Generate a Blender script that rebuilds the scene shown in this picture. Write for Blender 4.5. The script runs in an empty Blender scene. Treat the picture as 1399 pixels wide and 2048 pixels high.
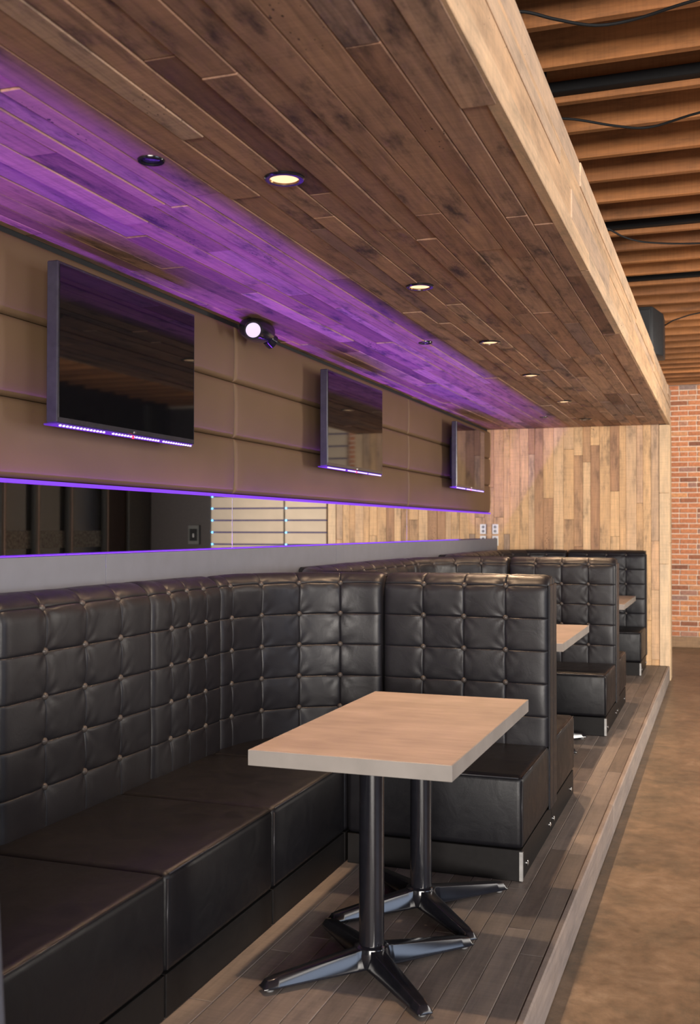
import bpy, bmesh, math, random
from mathutils import Vector, Matrix, noise as mnoise
R = random.Random(11)
C = bpy.context.scene.collection
sc = bpy.context.scene
PI = math.pi

# ------------------------------------------------------------------ camera
F_PX, YAW, PITCH, ROLL, EYE = 2109.13, 0.3414, 0.0162, -0.0013, 1.498
cam_d = bpy.data.cameras.new('camera')
cam = bpy.data.objects.new('camera', cam_d); C.objects.link(cam)
cam_d.sensor_fit = 'VERTICAL'; cam_d.sensor_height = 36.0; cam_d.sensor_width = 24.6
cam_d.lens = F_PX / 2048 * 36.0
cam.location = (0, 0, EYE)
cam.rotation_mode = 'XYZ'
cam.rotation_euler = (PI/2 + PITCH, ROLL, YAW)
cam_d.clip_start = 0.05
cam_d.dof.use_dof = True; cam_d.dof.focus_distance = 4.9; cam_d.dof.aperture_fstop = 4.0
sc.camera = cam

# ------------------------------------------------------------------ colour management, world, big lights
sc.view_settings.view_transform = 'Standard'
sc.view_settings.look = 'None'
sc.view_settings.gamma = 1.0
sc.view_settings.use_curve_mapping = False
sc.view_settings.exposure = 0.0
w = bpy.data.worlds.new('world'); sc.world = w; w.use_nodes = True
w.node_tree.nodes['Background'].inputs[0].default_value = (0.62, 0.66, 0.80, 1)
w.node_tree.nodes['Background'].inputs[1].default_value = 0.028
try:
    sc.cycles.max_bounces = 8; sc.cycles.diffuse_bounces = 4; sc.cycles.glossy_bounces = 4
    sc.cycles.caustics_reflective = False; sc.cycles.caustics_refractive = False
    sc.cycles.use_denoising = True
    sc.cycles.sample_clamp_indirect = 6.0
except Exception:
    pass

def area(name, loc, rot, sx, sy, power, col, spread=PI):
    l = bpy.data.lights.new(name, 'AREA'); l.shape = 'RECTANGLE'
    l.size = sx; l.size_y = sy; l.energy = power; l.color = col; l.spread = spread
    o = bpy.data.objects.new(name, l); C.objects.link(o)
    o.location = loc; o.rotation_euler = rot
    return o
# shop front daylight behind the camera
area('shop_front_daylight', (4.2, -9.0, 1.8), (PI/2, 0, 0.12), 8.5, 3.0, 3000, (1.0, 0.93, 0.86))
# opposite side window daylight, then added unseen fills for end wall and fascia
area('side_window_daylight', (3.98, 1.8, 1.5), (PI/2, 0, PI/2), 3.0, 1.5, 60, (0.62, 0.75, 1.0))
area('added_far_fill', (3.98, 9.0, 1.6), (PI/2, 0, PI/2-0.5), 3.4, 1.8, 480, (1.0, 0.92, 0.82))  # added fill out of view, lifts the end wall and bricks
area('added_fascia_fill', (3.95, 4.5, 2.95), (PI/2, 0, PI/2), 9.0, 0.7, 125, (1.0, 0.94, 0.88))  # added fill out of view, lifts the fascia boards
# added unseen spot over the aisle, brightening the brick wall
_l = bpy.data.lights.new('added_brick_spot', 'SPOT'); _l.energy = 420; _l.color = (1.0, 0.80, 0.60); _l.spot_size = math.radians(85); _l.spot_blend = 0.8; _l.shadow_soft_size = 0.06
_o = bpy.data.objects.new('added_brick_spot', _l); C.objects.link(_o); _o.location = (1.3, 11.6, 3.42)
_o.rotation_euler = (Vector((-0.4, 15.6, 1.2)) - Vector((1.3, 11.6, 3.42))).to_track_quat('-Z', 'Y').to_euler()
# purple cove strip on the ledge, washing up the soffit
WASH = 130.0; ZLS = 1.326
area('cove_strip_light', (-2.524, 6.15, ZLS), (PI, 0, 0), 0.005, 9.7, WASH, (0.24, 0.04, 1.0))

# ------------------------------------------------------------------ helpers
WL = {}                                   # world location of every object built here
def link(o, parent=None, loc=(0, 0, 0)):
    C.objects.link(o)
    if parent is not None:
        o.parent = parent
        o.location = Vector(loc) - WL[parent.name]
    else:
        o.location = loc
    WL[o.name] = Vector(loc)
    return o
def tag(o, label=None, cat=None, group=None, kind=None):
    if label: o['label'] = label
    if cat: o['category'] = cat
    if group: o['group'] = group
    if kind: o['kind'] = kind
    return o
def empty(name, loc, label=None, cat=None, group=None, kind=None):
    o = bpy.data.objects.new(name, None); o.empty_display_size = 0.05
    link(o, None, loc); return tag(o, label, cat, group, kind)

class MB:
    def __init__(s): s.v = []; s.f = []; s.smooth = False
    def add(s, vs, fs):
        n = len(s.v); s.v += [tuple(p) for p in vs]; s.f += [tuple(i+n for i in q) for q in fs]; return s
    def box(s, x0, x1, y0, y1, z0, z1):
        return s.add([(x0,y0,z0),(x1,y0,z0),(x1,y1,z0),(x0,y1,z0),(x0,y0,z1),(x1,y0,z1),(x1,y1,z1),(x0,y1,z1)],
                     [(3,2,1,0),(4,5,6,7),(0,1,5,4),(1,2,6,5),(2,3,7,6),(3,0,4,7)])
    def cbox(s, x0, x1, y0, y1, z0, z1, c):
        """box with chamfered edges, 24 vertices"""
        lo = (x0,y0,z0); hi = (x1,y1,z1); vs = []; idx = {}
        for sx in (0,1):
            for sy in (0,1):
                for sz in (0,1):
                    b = [hi[k] if (sx,sy,sz)[k] else lo[k] for k in range(3)]
                    d = [-c if (sx,sy,sz)[k] else c for k in range(3)]
                    for a in range(3):
                        p = [b[k] + (0 if k == a else d[k]) for k in range(3)]
                        idx[(sx,sy,sz,a)] = len(vs); vs.append(p)
        fs = []
        for a in range(3):
            o = [k for k in range(3) if k != a]
            for sgn in (0,1):
                q = []
                for (u, w_) in ((0,0),(1,0),(1,1),(0,1)):
                    t = [0,0,0]; t[a] = sgn; t[o[0]] = u; t[o[1]] = w_
                    q.append(idx[(t[0],t[1],t[2],a)])
                if (sgn == 1) == (a == 1): q.reverse()
                fs.append(q)
        for a in range(3):                                   # edges along axis a
            o = [k for k in range(3) if k != a]
            for u in (0,1):
                for w_ in (0,1):
                    t0 = [0,0,0]; t0[o[0]] = u; t0[o[1]] = w_; t1 = list(t0); t1[a] = 1
                    q = [idx[(*t0,o[0])], idx[(*t1,o[0])], idx[(*t1,o[1])], idx[(*t0,o[1])]]
                    fs.append(q)
        for sx in (0,1):
            for sy in (0,1):
                for sz in (0,1):
                    fs.append([idx[(sx,sy,sz,0)], idx[(sx,sy,sz,1)], idx[(sx,sy,sz,2)]])
        return s.add(vs, fs)
    def tube(s, pts, r, n=8, cap=True):
        pts = [Vector(p) for p in pts]; rs = r if isinstance(r, (list, tuple)) else [r]*len(pts)
        vs = []; up = Vector((0, 0, 1))
        for i, p in enumerate(pts):
            t = (pts[min(i+1, len(pts)-1)] - pts[max(i-1, 0)]).normalized()
            a = t.cross(up) if abs(t.z) < 0.95 else t.cross(Vector((1, 0, 0)))
            a.normalize(); b = t.cross(a)
            for k in range(n):
                th = 2*PI*k/n; vs.append(p + (a*math.cos(th) + b*math.sin(th))*rs[i])
        fs = []
        for i in range(len(pts)-1):
            for k in range(n):
                fs.append((i*n+k, i*n+(k+1) % n, (i+1)*n+(k+1) % n, (i+1)*n+k))
        if cap:
            fs.append(tuple(range(n))[::-1]); fs.append(tuple((len(pts)-1)*n+k for k in range(n)))
        return s.add(vs, fs)
    def lathe(s, cx, cy, prof, n=32, axis='Z'):
        """prof: (radius, height) pairs; axis Z (about cx, cy) """
        vs = []; fs = []
        for r_, z in prof:
            for k in range(n):
                th = 2*PI*k/n; vs.append((cx + r_*math.cos(th), cy + r_*math.sin(th), z))
        for i in range(len(prof)-1):
            for k in range(n):
                fs.append((i*n+k, i*n+(k+1) % n, (i+1)*n+(k+1) % n, (i+1)*n+k))
        fs.append(tuple(range(n))[::-1]); fs.append(tuple((len(prof)-1)*n+k for k in range(n)))
        return s.add(vs, fs)
    def mesh(s, name, origin, bevel=0, seg=2, smooth=False):
        me = bpy.data.meshes.new(name)
        ox, oy, oz = origin
        me.from_pydata([(x-ox, y-oy, z-oz) for x, y, z in s.v], [], s.f)
        bm = bmesh.new(); bm.from_mesh(me)
        bmesh.ops.recalc_face_normals(bm, faces=bm.faces)
        if bevel:
            bmesh.ops.bevel(bm, geom=list(bm.edges), offset=bevel, segments=seg, profile=0.5, affect='EDGES', clamp_overlap=True)
        for f in bm.faces: f.smooth = smooth
        bm.to_mesh(me); bm.free(); me.update()
        return me
    def centre(s):
        return tuple((min(p[k] for p in s.v)+max(p[k] for p in s.v))/2 for k in range(3))
    def build(s, name, mat, parent=None, origin=None, bevel=0, seg=2, smooth=False, label=None):
        origin = origin if origin is not None else s.centre()
        o = bpy.data.objects.new(name, s.mesh(name, origin, bevel, seg, smooth))
        o.data.materials.append(mat)
        if smooth and bevel:
            try: o.data.set_sharp_from_angle(angle=math.radians(50))
            except Exception: pass
        link(o, parent, origin)
        if label: o['label'] = label
        return o
def sharp(o, deg=40):
    for p in o.data.polygons: p.use_smooth = True
    try: o.data.set_sharp_from_angle(angle=math.radians(deg))
    except Exception: pass
    return o
def copy_tree(o, delta, parent=None):
    c = o.copy(); C.objects.link(c)
    if parent is None: c.location = Vector(o.location) + Vector(delta)
    else: c.parent = parent
    for ch in o.children: copy_tree(ch, delta, c)
    return c

# ------------------------------------------------------------------ materials
def new_mat(name):
    m = bpy.data.materials.new(name); m.use_nodes = True
    return m, m.node_tree, m.node_tree.nodes['Principled BSDF']
def setp(b, col=None, rough=None, metal=None, spec=None):
    if col is not None: b.inputs['Base Color'].default_value = (*col, 1)
    if rough is not None: b.inputs['Roughness'].default_value = rough
    if metal is not None: b.inputs['Metallic'].default_value = metal
    if spec is not None: b.inputs['Specular IOR Level'].default_value = spec
def N(nt, t, **kw):
    n = nt.nodes.new(t)
    for k, v in kw.items():
        if k in ('operation', 'blend_type', 'data_type', 'feature', 'distance', 'noise_dimensions', 'interpolation'): setattr(n, k, v)
        else: n.inputs[k].default_value = v
    return n
def ramp(nt, src, stops, interp='LINEAR'):
    r = nt.nodes.new('ShaderNodeValToRGB'); r.color_ramp.interpolation = interp
    e = r.color_ramp.elements
    while len(e) > 1: e.remove(e[0])
    e[0].position = stops[0][0]; e[0].color = (*stops[0][1], 1)
    for p, c in stops[1:]:
        k = e.new(p); k.color = (*c, 1)
    nt.links.new(src, r.inputs[0]); return r
def mix(nt, fac, a, b, mode='MIX'):
    m = nt.nodes.new('ShaderNodeMix'); m.data_type = 'RGBA'; m.blend_type = mode
    for sock, val in ((m.inputs[0], fac), (m.inputs[6], a), (m.inputs[7], b)):
        if hasattr(val, 'is_linked'): nt.links.new(val, sock)
        else: sock.default_value = val if not isinstance(val, tuple) else (*val, 1) if len(val) == 3 else val
    return m.outputs[2]
def bump(nt, b, src, strength, dist=0.01, prev=None):
    n = nt.nodes.new('ShaderNodeBump'); n.inputs['Strength'].default_value = strength; n.inputs['Distance'].default_value = dist
    nt.links.new(src, n.inputs['Height'])
    if prev is not None: nt.links.new(prev.outputs[0], n.inputs['Normal'])
    nt.links.new(n.outputs[0], b.inputs['Normal']); return n
def plain(name, col, rough=0.5, metal=0.0, spec=0.5, nscale=None, namp=0.15, bstr=0.0):
    m, nt, b = new_mat(name); setp(b, col, rough, metal, spec)
    tc = nt.nodes.new('ShaderNodeTexCoord')
    n = N(nt, 'ShaderNodeTexNoise', Scale=nscale or 30.0, Detail=4.0); nt.links.new(tc.outputs['Object'], n.inputs['Vector'])
    lo = tuple(c*(1-namp) for c in col); hi = tuple(min(1, c*(1+namp)) for c in col)
    r = ramp(nt, n.outputs[0], [(0.3, lo), (0.7, hi)]); nt.links.new(r.outputs[0], b.inputs['Base Color'])
    if bstr: bump(nt, b, n.outputs[0], bstr, 0.004)
    return m
def emit(name, col, strength):
    m, nt, b = new_mat(name); setp(b, (0.02, 0.02, 0.02), 0.5)
    b.inputs['Emission Color'].default_value = (*col, 1); b.inputs['Emission Strength'].default_value = strength
    return m

def wood(name, axis, stops, rough=0.62, stain=0.55, grain=0.3, holes=True, bs=0.35):
    """reclaimed boards: tone per board (object random), grain along axis, saw marks, stains, nail holes"""
    m, nt, b = new_mat(name); setp(b, rough=rough, spec=0.35)
    g = nt.nodes.new('ShaderNodeNewGeometry'); oi = nt.nodes.new('ShaderNodeObjectInfo')
    off = N(nt, 'ShaderNodeVectorMath', operation='SCALE'); off.inputs[0].default_value = (37, 53, 71)
    nt.links.new(oi.outputs['Random'], off.inputs['Scale'])
    add = N(nt, 'ShaderNodeVectorMath', operation='ADD'); nt.links.new(g.outputs['Position'], add.inputs[0]); nt.links.new(off.outputs[0], add.inputs[1])
    def mp(long, cross):
        s = N(nt, 'ShaderNodeVectorMath', operation='MULTIPLY')
        s.inputs[1].default_value = tuple(long if 'XYZ'[k] == axis else cross for k in range(3))
        nt.links.new(add.outputs[0], s.inputs[0]); return s.outputs[0]
    base = ramp(nt, oi.outputs['Random'], stops)
    n1 = N(nt, 'ShaderNodeTexNoise', Scale=1.0, Detail=8.0, Roughness=0.65); n1.inputs['Distortion'].default_value = 0.6; nt.links.new(mp(2.2, 42), n1.inputs['Vector'])
    gr = ramp(nt, n1.outputs[0], [(0.25, (1-grain,)*3), (0.5, (0.95,)*3), (0.75, (1+grain*0.5,)*3)])
    c1 = mix(nt, 1.0, base.outputs[0], gr.outputs[0], 'MULTIPLY')
    n2 = N(nt, 'ShaderNodeTexNoise', Scale=1.0, Detail=5.0, Roughness=0.7); nt.links.new(mp(2.6, 9), n2.inputs['Vector'])
    st = ramp(nt, n2.outputs[0], [(0.30, (1-stain, 1-stain*0.98, 1-stain*0.92)), (0.47, (0.93, 0.92, 0.92)), (0.68, (1.12, 1.08, 1.02))])
    c2 = mix(nt, 1.0, c1, st.outputs[0], 'MULTIPLY')
    # saw marks across the grain
    n4 = N(nt, 'ShaderNodeTexNoise', Scale=1.0, Detail=3.0); nt.links.new(mp(95, 3), n4.inputs['Vector'])
    sw = ramp(nt, n4.outputs[0], [(0.38, (0.9,)*3), (0.55, (1.03,)*3)])
    c2 = mix(nt, 0.7, c2, sw.outputs[0], 'MULTIPLY')
    if holes:
        v = N(nt, 'ShaderNodeTexVoronoi', Scale=1.0); nt.links.new(mp(30, 60), v.inputs['Vector'])
        n3 = N(nt, 'ShaderNodeTexNoise', Scale=1.0, Detail=1.0); nt.links.new(mp(1.3, 5), n3.inputs['Vector'])
        a = N(nt, 'ShaderNodeMath', operation='SUBTRACT'); nt.links.new(n3.outputs[0], a.inputs[0]); a.inputs[1].default_value = 0.6
        a2 = N(nt, 'ShaderNodeMath', operation='MULTIPLY'); nt.links.new(a.outputs[0], a2.inputs[0]); a2.inputs[1].default_value = 1.4
        lt = N(nt, 'ShaderNodeMath', operation='LESS_THAN'); nt.links.new(v.outputs['Distance'], lt.inputs[0]); nt.links.new(a2.outputs[0], lt.inputs[1])
        c2 = mix(nt, lt.outputs[0], c2, (0.05, 0.03, 0.02))
    nt.links.new(c2, b.inputs['Base Color'])
    bump(nt, b, n1.outputs[0], bs, 0.003)
    return m

M = {}
TAN = [(0.0, (0.412, 0.229, 0.130)), (0.15, (0.618, 0.382, 0.205)), (0.4, (0.721, 0.458, 0.242)), (0.55, (0.783, 0.525, 0.298)), (0.7, (0.618, 0.411, 0.251)), (0.82, (0.433, 0.306, 0.223)), (0.9, (0.700, 0.439, 0.260)), (1.0, (0.567, 0.353, 0.214))]
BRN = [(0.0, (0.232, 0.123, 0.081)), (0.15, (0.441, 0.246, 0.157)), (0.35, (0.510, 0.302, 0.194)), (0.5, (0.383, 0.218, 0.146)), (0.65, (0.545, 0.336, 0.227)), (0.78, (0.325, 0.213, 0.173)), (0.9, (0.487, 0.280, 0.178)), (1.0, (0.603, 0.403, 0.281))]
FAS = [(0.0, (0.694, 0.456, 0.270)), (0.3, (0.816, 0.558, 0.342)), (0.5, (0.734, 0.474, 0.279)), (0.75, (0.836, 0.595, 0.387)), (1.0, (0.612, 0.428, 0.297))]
PLT = [(0.0, (0.145, 0.118, 0.104)), (0.3, (0.20, 0.168, 0.15)), (0.55, (0.235, 0.20, 0.182)), (0.8, (0.17, 0.145, 0.132)), (1.0, (0.26, 0.22, 0.197))]
M['tan'] = wood('reclaimed_tan_wood', 'Z', TAN)
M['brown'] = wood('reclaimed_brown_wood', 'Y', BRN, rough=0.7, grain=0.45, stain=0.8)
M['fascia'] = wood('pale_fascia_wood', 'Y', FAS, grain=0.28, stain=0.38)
M['post'] = wood('pale_post_wood', 'Z', [(0.0, (0.74, 0.55, 0.36)), (0.5, (0.80, 0.60, 0.39)), (1.0, (0.70, 0.50, 0.31))], grain=0.22, stain=0.25)
M['plat'] = wood('grey_worn_floorboard', 'Y', PLT, rough=0.5, stain=0.35, grain=0.22, holes=False, bs=0.2)
M['nosing'] = wood('worn_grey_step_edge', 'Y', [(0.0, (0.30, 0.25, 0.225)), (1.0, (0.34, 0.29, 0.26))], rough=0.6, stain=0.3, holes=False)
M['joist'] = wood('orange_fir_joist', 'X', [(0.0, (0.32, 0.128, 0.042)), (0.5, (0.42, 0.172, 0.056)), (1.0, (0.27, 0.108, 0.038))], rough=0.6, grain=0.3, stain=0.4, holes=False)
M['deck'] = wood('dark_deck_boards', 'Y', [(0.0, (0.16, 0.08, 0.04)), (1.0, (0.20, 0.10, 0.05))], holes=False)
M['skirt'] = wood('brown_skirting_wood', 'X', [(0.0, (0.30, 0.19, 0.11)), (1.0, (0.33, 0.21, 0.12))], holes=False)

def leather(name, col=(0.0105, 0.0103, 0.0130), rough=0.40, wr=0.12, spec=0.29):
    m, nt, b = new_mat(name); setp(b, col, rough, spec=spec)
    tc = nt.nodes.new('ShaderNodeTexCoord')
    v = N(nt, 'ShaderNodeTexVoronoi', Scale=420.0); nt.links.new(tc.outputs['Object'], v.inputs['Vector'])
    n = N(nt, 'ShaderNodeTexNoise', Scale=9.0, Detail=5.0, Roughness=0.55); n.inputs['Distortion'].default_value = 1.2; nt.links.new(tc.outputs['Object'], n.inputs['Vector'])
    b1 = bump(nt, b, v.outputs['Distance'], 0.12, 0.001)
    bump(nt, b, n.outputs[0], wr, 0.012, b1)
    rr = ramp(nt, n.outputs[0], [(0.3, (rough-0.05,)*3), (0.7, (rough+0.09,)*3)]); nt.links.new(rr.outputs[0], b.inputs['Roughness'])
    return m
M['leather'] = leather('black_leather')
M['seatleather'] = leather('black_leather_seat', (0.006, 0.0058, 0.0075), rough=0.4, wr=0.12, spec=0.27)
M['button'] = leather('black_leather_button', (0.05, 0.043, 0.04), 0.36, 0.0)
M['piping'] = leather('black_leather_piping', (0.02, 0.019, 0.022), 0.3, 0.0)
M['sheenpanel'] = plain('slate_painted_highlight', (0.07, 0.075, 0.095), 0.45)  # bluish highlight on the leather end panel put into the base colour
M['kick'] = plain('black_kick_board', (0.008, 0.007, 0.007), 0.5, 0, 0.2, nscale=40, bstr=0.05)
M['steel'] = plain('brushed_steel_trim', (0.36, 0.35, 0.34), 0.5, 0.7)
M['chrome'] = plain('polished_screw', (0.5, 0.5, 0.5), 0.2, 1.0)
M['blackgloss'] = plain('gloss_black_enamel', (0.008, 0.008, 0.011), 0.16, spec=0.7)
M['blackmat'] = plain('matte_black', (0.006, 0.006, 0.0065), 0.7, 0, 0.25)
M['gap'] = plain('black_gap_strip', (0.01, 0.011, 0.012), 0.7)
M['rubber'] = plain('grey_glide', (0.12, 0.12, 0.12), 0.6)
M['ledge'] = plain('grey_painted_ledge', (0.115, 0.128, 0.163), 0.5, nscale=12, namp=0.05)
M['white'] = plain('white_plastic', (0.75, 0.74, 0.70), 0.4, namp=0.03)
M['socket'] = plain('grey_socket_face', (0.30, 0.30, 0.29), 0.5)
M['darkplastic'] = plain('dark_slot', (0.05, 0.05, 0.05), 0.5)
M['tvframe'] = plain('dark_grey_tv_frame', (0.045, 0.042, 0.052), 0.22, 0.4, 0.6)
M['tvglass'] = plain('black_tv_glass', (0.004, 0.004, 0.005), 0.04, spec=0.75)
M['speaker'] = plain('black_speaker_shell', (0.010, 0.0105, 0.012), 0.55)
M['grill'] = plain('black_speaker_grille', (0.012, 0.012, 0.013), 0.7, nscale=300, bstr=0.4)
M['led'] = emit('purple_light_strip', (0.21, 0.018, 0.85), 1.0)
M['ledtv'] = emit('violet_tv_underlight', (0.16, 0.012, 0.75), 0.45)
M['ledgeglow'] = emit('dim_purple_reflection_strip', (0.25, 0.02, 0.8), 0.12)
M['leddot'] = emit('violet_diode', (0.45, 0.32, 1.0), 4.0)
M['ledblue'] = emit('blue_diode', (0.10, 0.45, 1.0), 9.0)
M['slotled'] = emit('deep_blue_slot_glow', (0.06, 0.02, 0.42), 0.4)
M['redled'] = emit('red_standby', (1.0, 0.02, 0.06), 2.0)
M['lamp'] = emit('warm_lamp_lens', (1.0, 0.62, 0.34), 1.6)
M['lampoff'] = plain('unlit_dark_lens', (0.03, 0.03, 0.04), 0.2)
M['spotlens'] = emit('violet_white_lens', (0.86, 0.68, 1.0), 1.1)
M['copper'] = plain('bronze_reflector', (0.65, 0.36, 0.16), 0.25, 0.9)

def mirror_mat():
    m, nt, b = new_mat('mirror_glass'); setp(b, (0.86, 0.87, 0.88), 0.015, 1.0); return m
M['mirror'] = mirror_mat()

def vinyl():
    m, nt, b = new_mat('brown_vinyl'); setp(b, (0.15, 0.1, 0.06), 0.6, spec=0.3)
    tc = nt.nodes.new('ShaderNodeTexCoord')
    n = N(nt, 'ShaderNodeTexNoise', Scale=350.0, Detail=2.0); nt.links.new(tc.outputs['Object'], n.inputs['Vector'])
    n2 = N(nt, 'ShaderNodeTexNoise', Scale=3.0, Detail=3.0); nt.links.new(tc.outputs['Object'], n2.inputs['Vector'])
    r = ramp(nt, n2.outputs[0], [(0.3, (0.122, 0.073, 0.038)), (0.7, (0.138, 0.083, 0.044))]); nt.links.new(r.outputs[0], b.inputs['Base Color'])
    bump(nt, b, n.outputs[0], 0.2, 0.001); return m
M['vinyl'] = vinyl()
M['beige'] = plain('beige_padded_vinyl', (0.55, 0.46, 0.36), 0.6, nscale=3, namp=0.08)

def laminate(name, axis_long='Y'):
    m, nt, b = new_mat(name); setp(b, rough=0.42, spec=0.4)
    tc = nt.nodes.new('ShaderNodeTexCoord'); mp = nt.nodes.new('ShaderNodeMapping'); mp.inputs['Scale'].default_value = (3.5, 22, 22)
    nt.links.new(tc.outputs['Object'], mp.inputs[0])
    n = N(nt, 'ShaderNodeTexNoise', Scale=1.0, Detail=7.0, Roughness=0.62); nt.links.new(mp.outputs[0], n.inputs['Vector'])
    n2 = N(nt, 'ShaderNodeTexNoise', Scale=5.0, Detail=4.0); nt.links.new(tc.outputs['Object'], n2.inputs['Vector'])
    r = ramp(nt, n.outputs[0], [(0.25, (0.29, 0.228, 0.19)), (0.5, (0.36, 0.285, 0.24)), (0.75, (0.42, 0.34, 0.29))])
    r2 = ramp(nt, n2.outputs[0], [(0.3, (0.84,)*3), (0.7, (1.08,)*3)])
    nt.links.new(mix(nt, 1.0, r.outputs[0], r2.outputs[0], 'MULTIPLY'), b.inputs['Base Color'])
    return m
M['laminate'] = laminate('tan_laminate')
M['edge'] = plain('greige_edge_band', (0.25, 0.225, 0.205), 0.5, nscale=7, namp=0.12)

def concrete():
    m, nt, b = new_mat('sealed_brown_concrete'); setp(b, rough=0.36, spec=0.5)
    g = nt.nodes.new('ShaderNodeNewGeometry')
    n1 = N(nt, 'ShaderNodeTexNoise', Scale=3.2, Detail=12.0, Roughness=0.78); nt.links.new(g.outputs['Position'], n1.inputs['Vector'])
    n1.inputs['Distortion'].default_value = 0.25
    n2 = N(nt, 'ShaderNodeTexNoise', Scale=14.0, Detail=10.0, Roughness=0.78); nt.links.new(g.outputs['Position'], n2.inputs['Vector'])
    r = ramp(nt, n1.outputs[0], [(0.30, (0.075, 0.062, 0.048)), (0.43, (0.14, 0.105, 0.072)), (0.55, (0.21, 0.145, 0.095)), (0.7, (0.28, 0.21, 0.15))])
    r2 = ramp(nt, n2.outputs[0], [(0.3, (0.6,)*3), (0.55, (1.0,)*3), (0.75, (1.3,)*3)])
    nt.links.new(mix(nt, 1.0, r.outputs[0], r2.outputs[0], 'MULTIPLY'), b.inputs['Base Color'])
    rr = ramp(nt, n2.outputs[0], [(0.3, (0.28,)*3), (0.7, (0.5,)*3)]); nt.links.new(rr.outputs[0], b.inputs['Roughness'])
    bump(nt, b, n2.outputs[0], 0.15, 0.003)
    return m
M['concrete'] = concrete()

def brickm():
    m, nt, b = new_mat('red_brick'); setp(b, rough=0.85, spec=0.2)
    oi = nt.nodes.new('ShaderNodeObjectInfo'); g = nt.nodes.new('ShaderNodeNewGeometry')
    r = ramp(nt, oi.outputs['Random'], [(0.0, (0.22, 0.10, 0.07)), (0.12, (0.48, 0.19, 0.10)), (0.4, (0.62, 0.26, 0.13)), (0.65, (0.54, 0.21, 0.11)), (0.85, (0.70, 0.34, 0.16)), (0.95, (0.40, 0.21, 0.16)), (1.0, (0.30, 0.22, 0.2))])
    n = N(nt, 'ShaderNodeTexNoise', Scale=28.0, Detail=6.0, Roughness=0.7); nt.links.new(g.outputs['Position'], n.inputs['Vector'])
    r2 = ramp(nt, n.outputs[0], [(0.3, (0.65,)*3), (0.7, (1.2,)*3)])
    nt.links.new(mix(nt, 1.0, r.outputs[0], r2.outputs[0], 'MULTIPLY'), b.inputs['Base Color'])
    bump(nt, b, n.outputs[0], 0.6, 0.006); return m
M['brick'] = brickm()
M['mortar'] = plain('pale_mortar', (0.72, 0.58, 0.47), 0.9, nscale=40, bstr=0.4)
M['darkwall'] = plain('dark_brown_wall_paint', (0.035, 0.027, 0.026), 0.7)
M['greywall'] = plain('grey_painted_pier', (0.085, 0.085, 0.08), 0.7)
M['innerwall'] = plain('plain_wall_board', (0.12, 0.10, 0.09), 0.8)
M['darkglass'] = plain('dark_window_glass', (0.012, 0.014, 0.015), 0.12, spec=0.6, nscale=120, bstr=0.15)
M['paneglare'] = plain('painted_glare_glass', (0.10, 0.115, 0.11), 0.4, nscale=26, namp=0.75)  # blotchy reflected glare painted as a paler pane colour
M['mullion'] = plain('dark_bronze_mullion', (0.02, 0.018, 0.016), 0.4)
M['mullionedge'] = plain('pale_bronze_stop', (0.20, 0.14, 0.11), 0.5)

# ------------------------------------------------------------------ dimensions
XE, ZR = -0.576, -0.164                  # platform edge and lower floor
XS = -0.578                              # soffit / end wall outer face
ZC, ZF = 2.66, 3.06                      # soffit underside, fascia top
YE = 12.08                               # end wall
XP, ZPB = -2.556, 1.69                   # upholstered panel face and lower edge
ZL = 1.39                               # ledge top
YB, ZJ = 15.62, 3.53                     # brick wall, joist underside
S = 3.35                                 # booth spacing
XB, XF, XD = -2.27, -1.61, -0.812        # wall back face, bench front, divider end
Y1, Y2 = 0.6, YE

# ------------------------------------------------------------------ floors
fl = MB().box(-3.2, 6.0, -4.0, 17.0, ZR-0.12, ZR).build('floor', M['concrete'], None, (0, 6, ZR)); tag(fl, 'sealed brown mottled concrete aisle floor', kind='structure')
pf = MB().box(-2.75, XE-0.028, Y1-1.5, YE+0.3, ZR, -0.02).build('platform', M['blackmat'], None, (-1.6, 6, ZR)); tag(pf, 'raised timber platform under the booths', kind='structure')
def planks(root, name, mat, x0, x1, y0, y1, zt, th, wmin, wmax, lmin, lmax, gap, up, uneven, ch=0.0018):
    x = x1; i = 0
    while x > x0 + 0.015:
        wd = min(R.uniform(wmin, wmax), x-x0)
        if x-wd-x0 < 0.03: wd = x-x0
        y = y0 - R.uniform(0, lmax*0.8)
        while y < y1:
            L = R.uniform(lmin, lmax); a, b = max(y, y0), min(y+L, y1)
            if y1-b < 0.25: b = y1
            if b-a > 0.05:
                d = R.uniform(0, uneven)
                if up: z0_, z1_ = zt-th-d, zt-d
                else: z0_, z1_ = zt-d, zt+th-d
                MB().cbox(x-wd+gap/2, x-gap/2, a+gap/2, b-gap/2, z0_, z1_, ch).build(name, mat, root)
            if b == y1: break
            y += L
        x -= wd; i += 1
planks(pf, 'floor_plank', M['plat'], -1.78, XE-0.03, 1.0, YE, 0.0, 0.02, 0.082, 0.088, 1.0, 2.2, 0.0015, True, 0.0012)
for a, b in ((-0.9, 2.6), (2.6, 5.9), (5.9, 9.3), (9.3, YE)):
    MB().cbox(XE-0.03, XE, a, b-0.003, ZR+0.001, 0.002, 0.006).build('step_edge_board', M['nosing'], pf)

# ------------------------------------------------------------------ soffit
so = MB().box(-2.75, XS-0.03, Y1, YE, ZC+0.024, ZF-0.02).build('soffit', M['gap'], None, (-1.6, 6, ZC)); tag(so, 'long dropped soffit clad in reclaimed wood boards', kind='structure')
planks(so, 'ceiling_plank', M['brown'], -2.60, XS-0.001, Y1+0.4, YE, ZC, 0.02, 0.055, 0.115, 0.8, 2.4, 0.002, False, 0.007, 0.0025)
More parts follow.
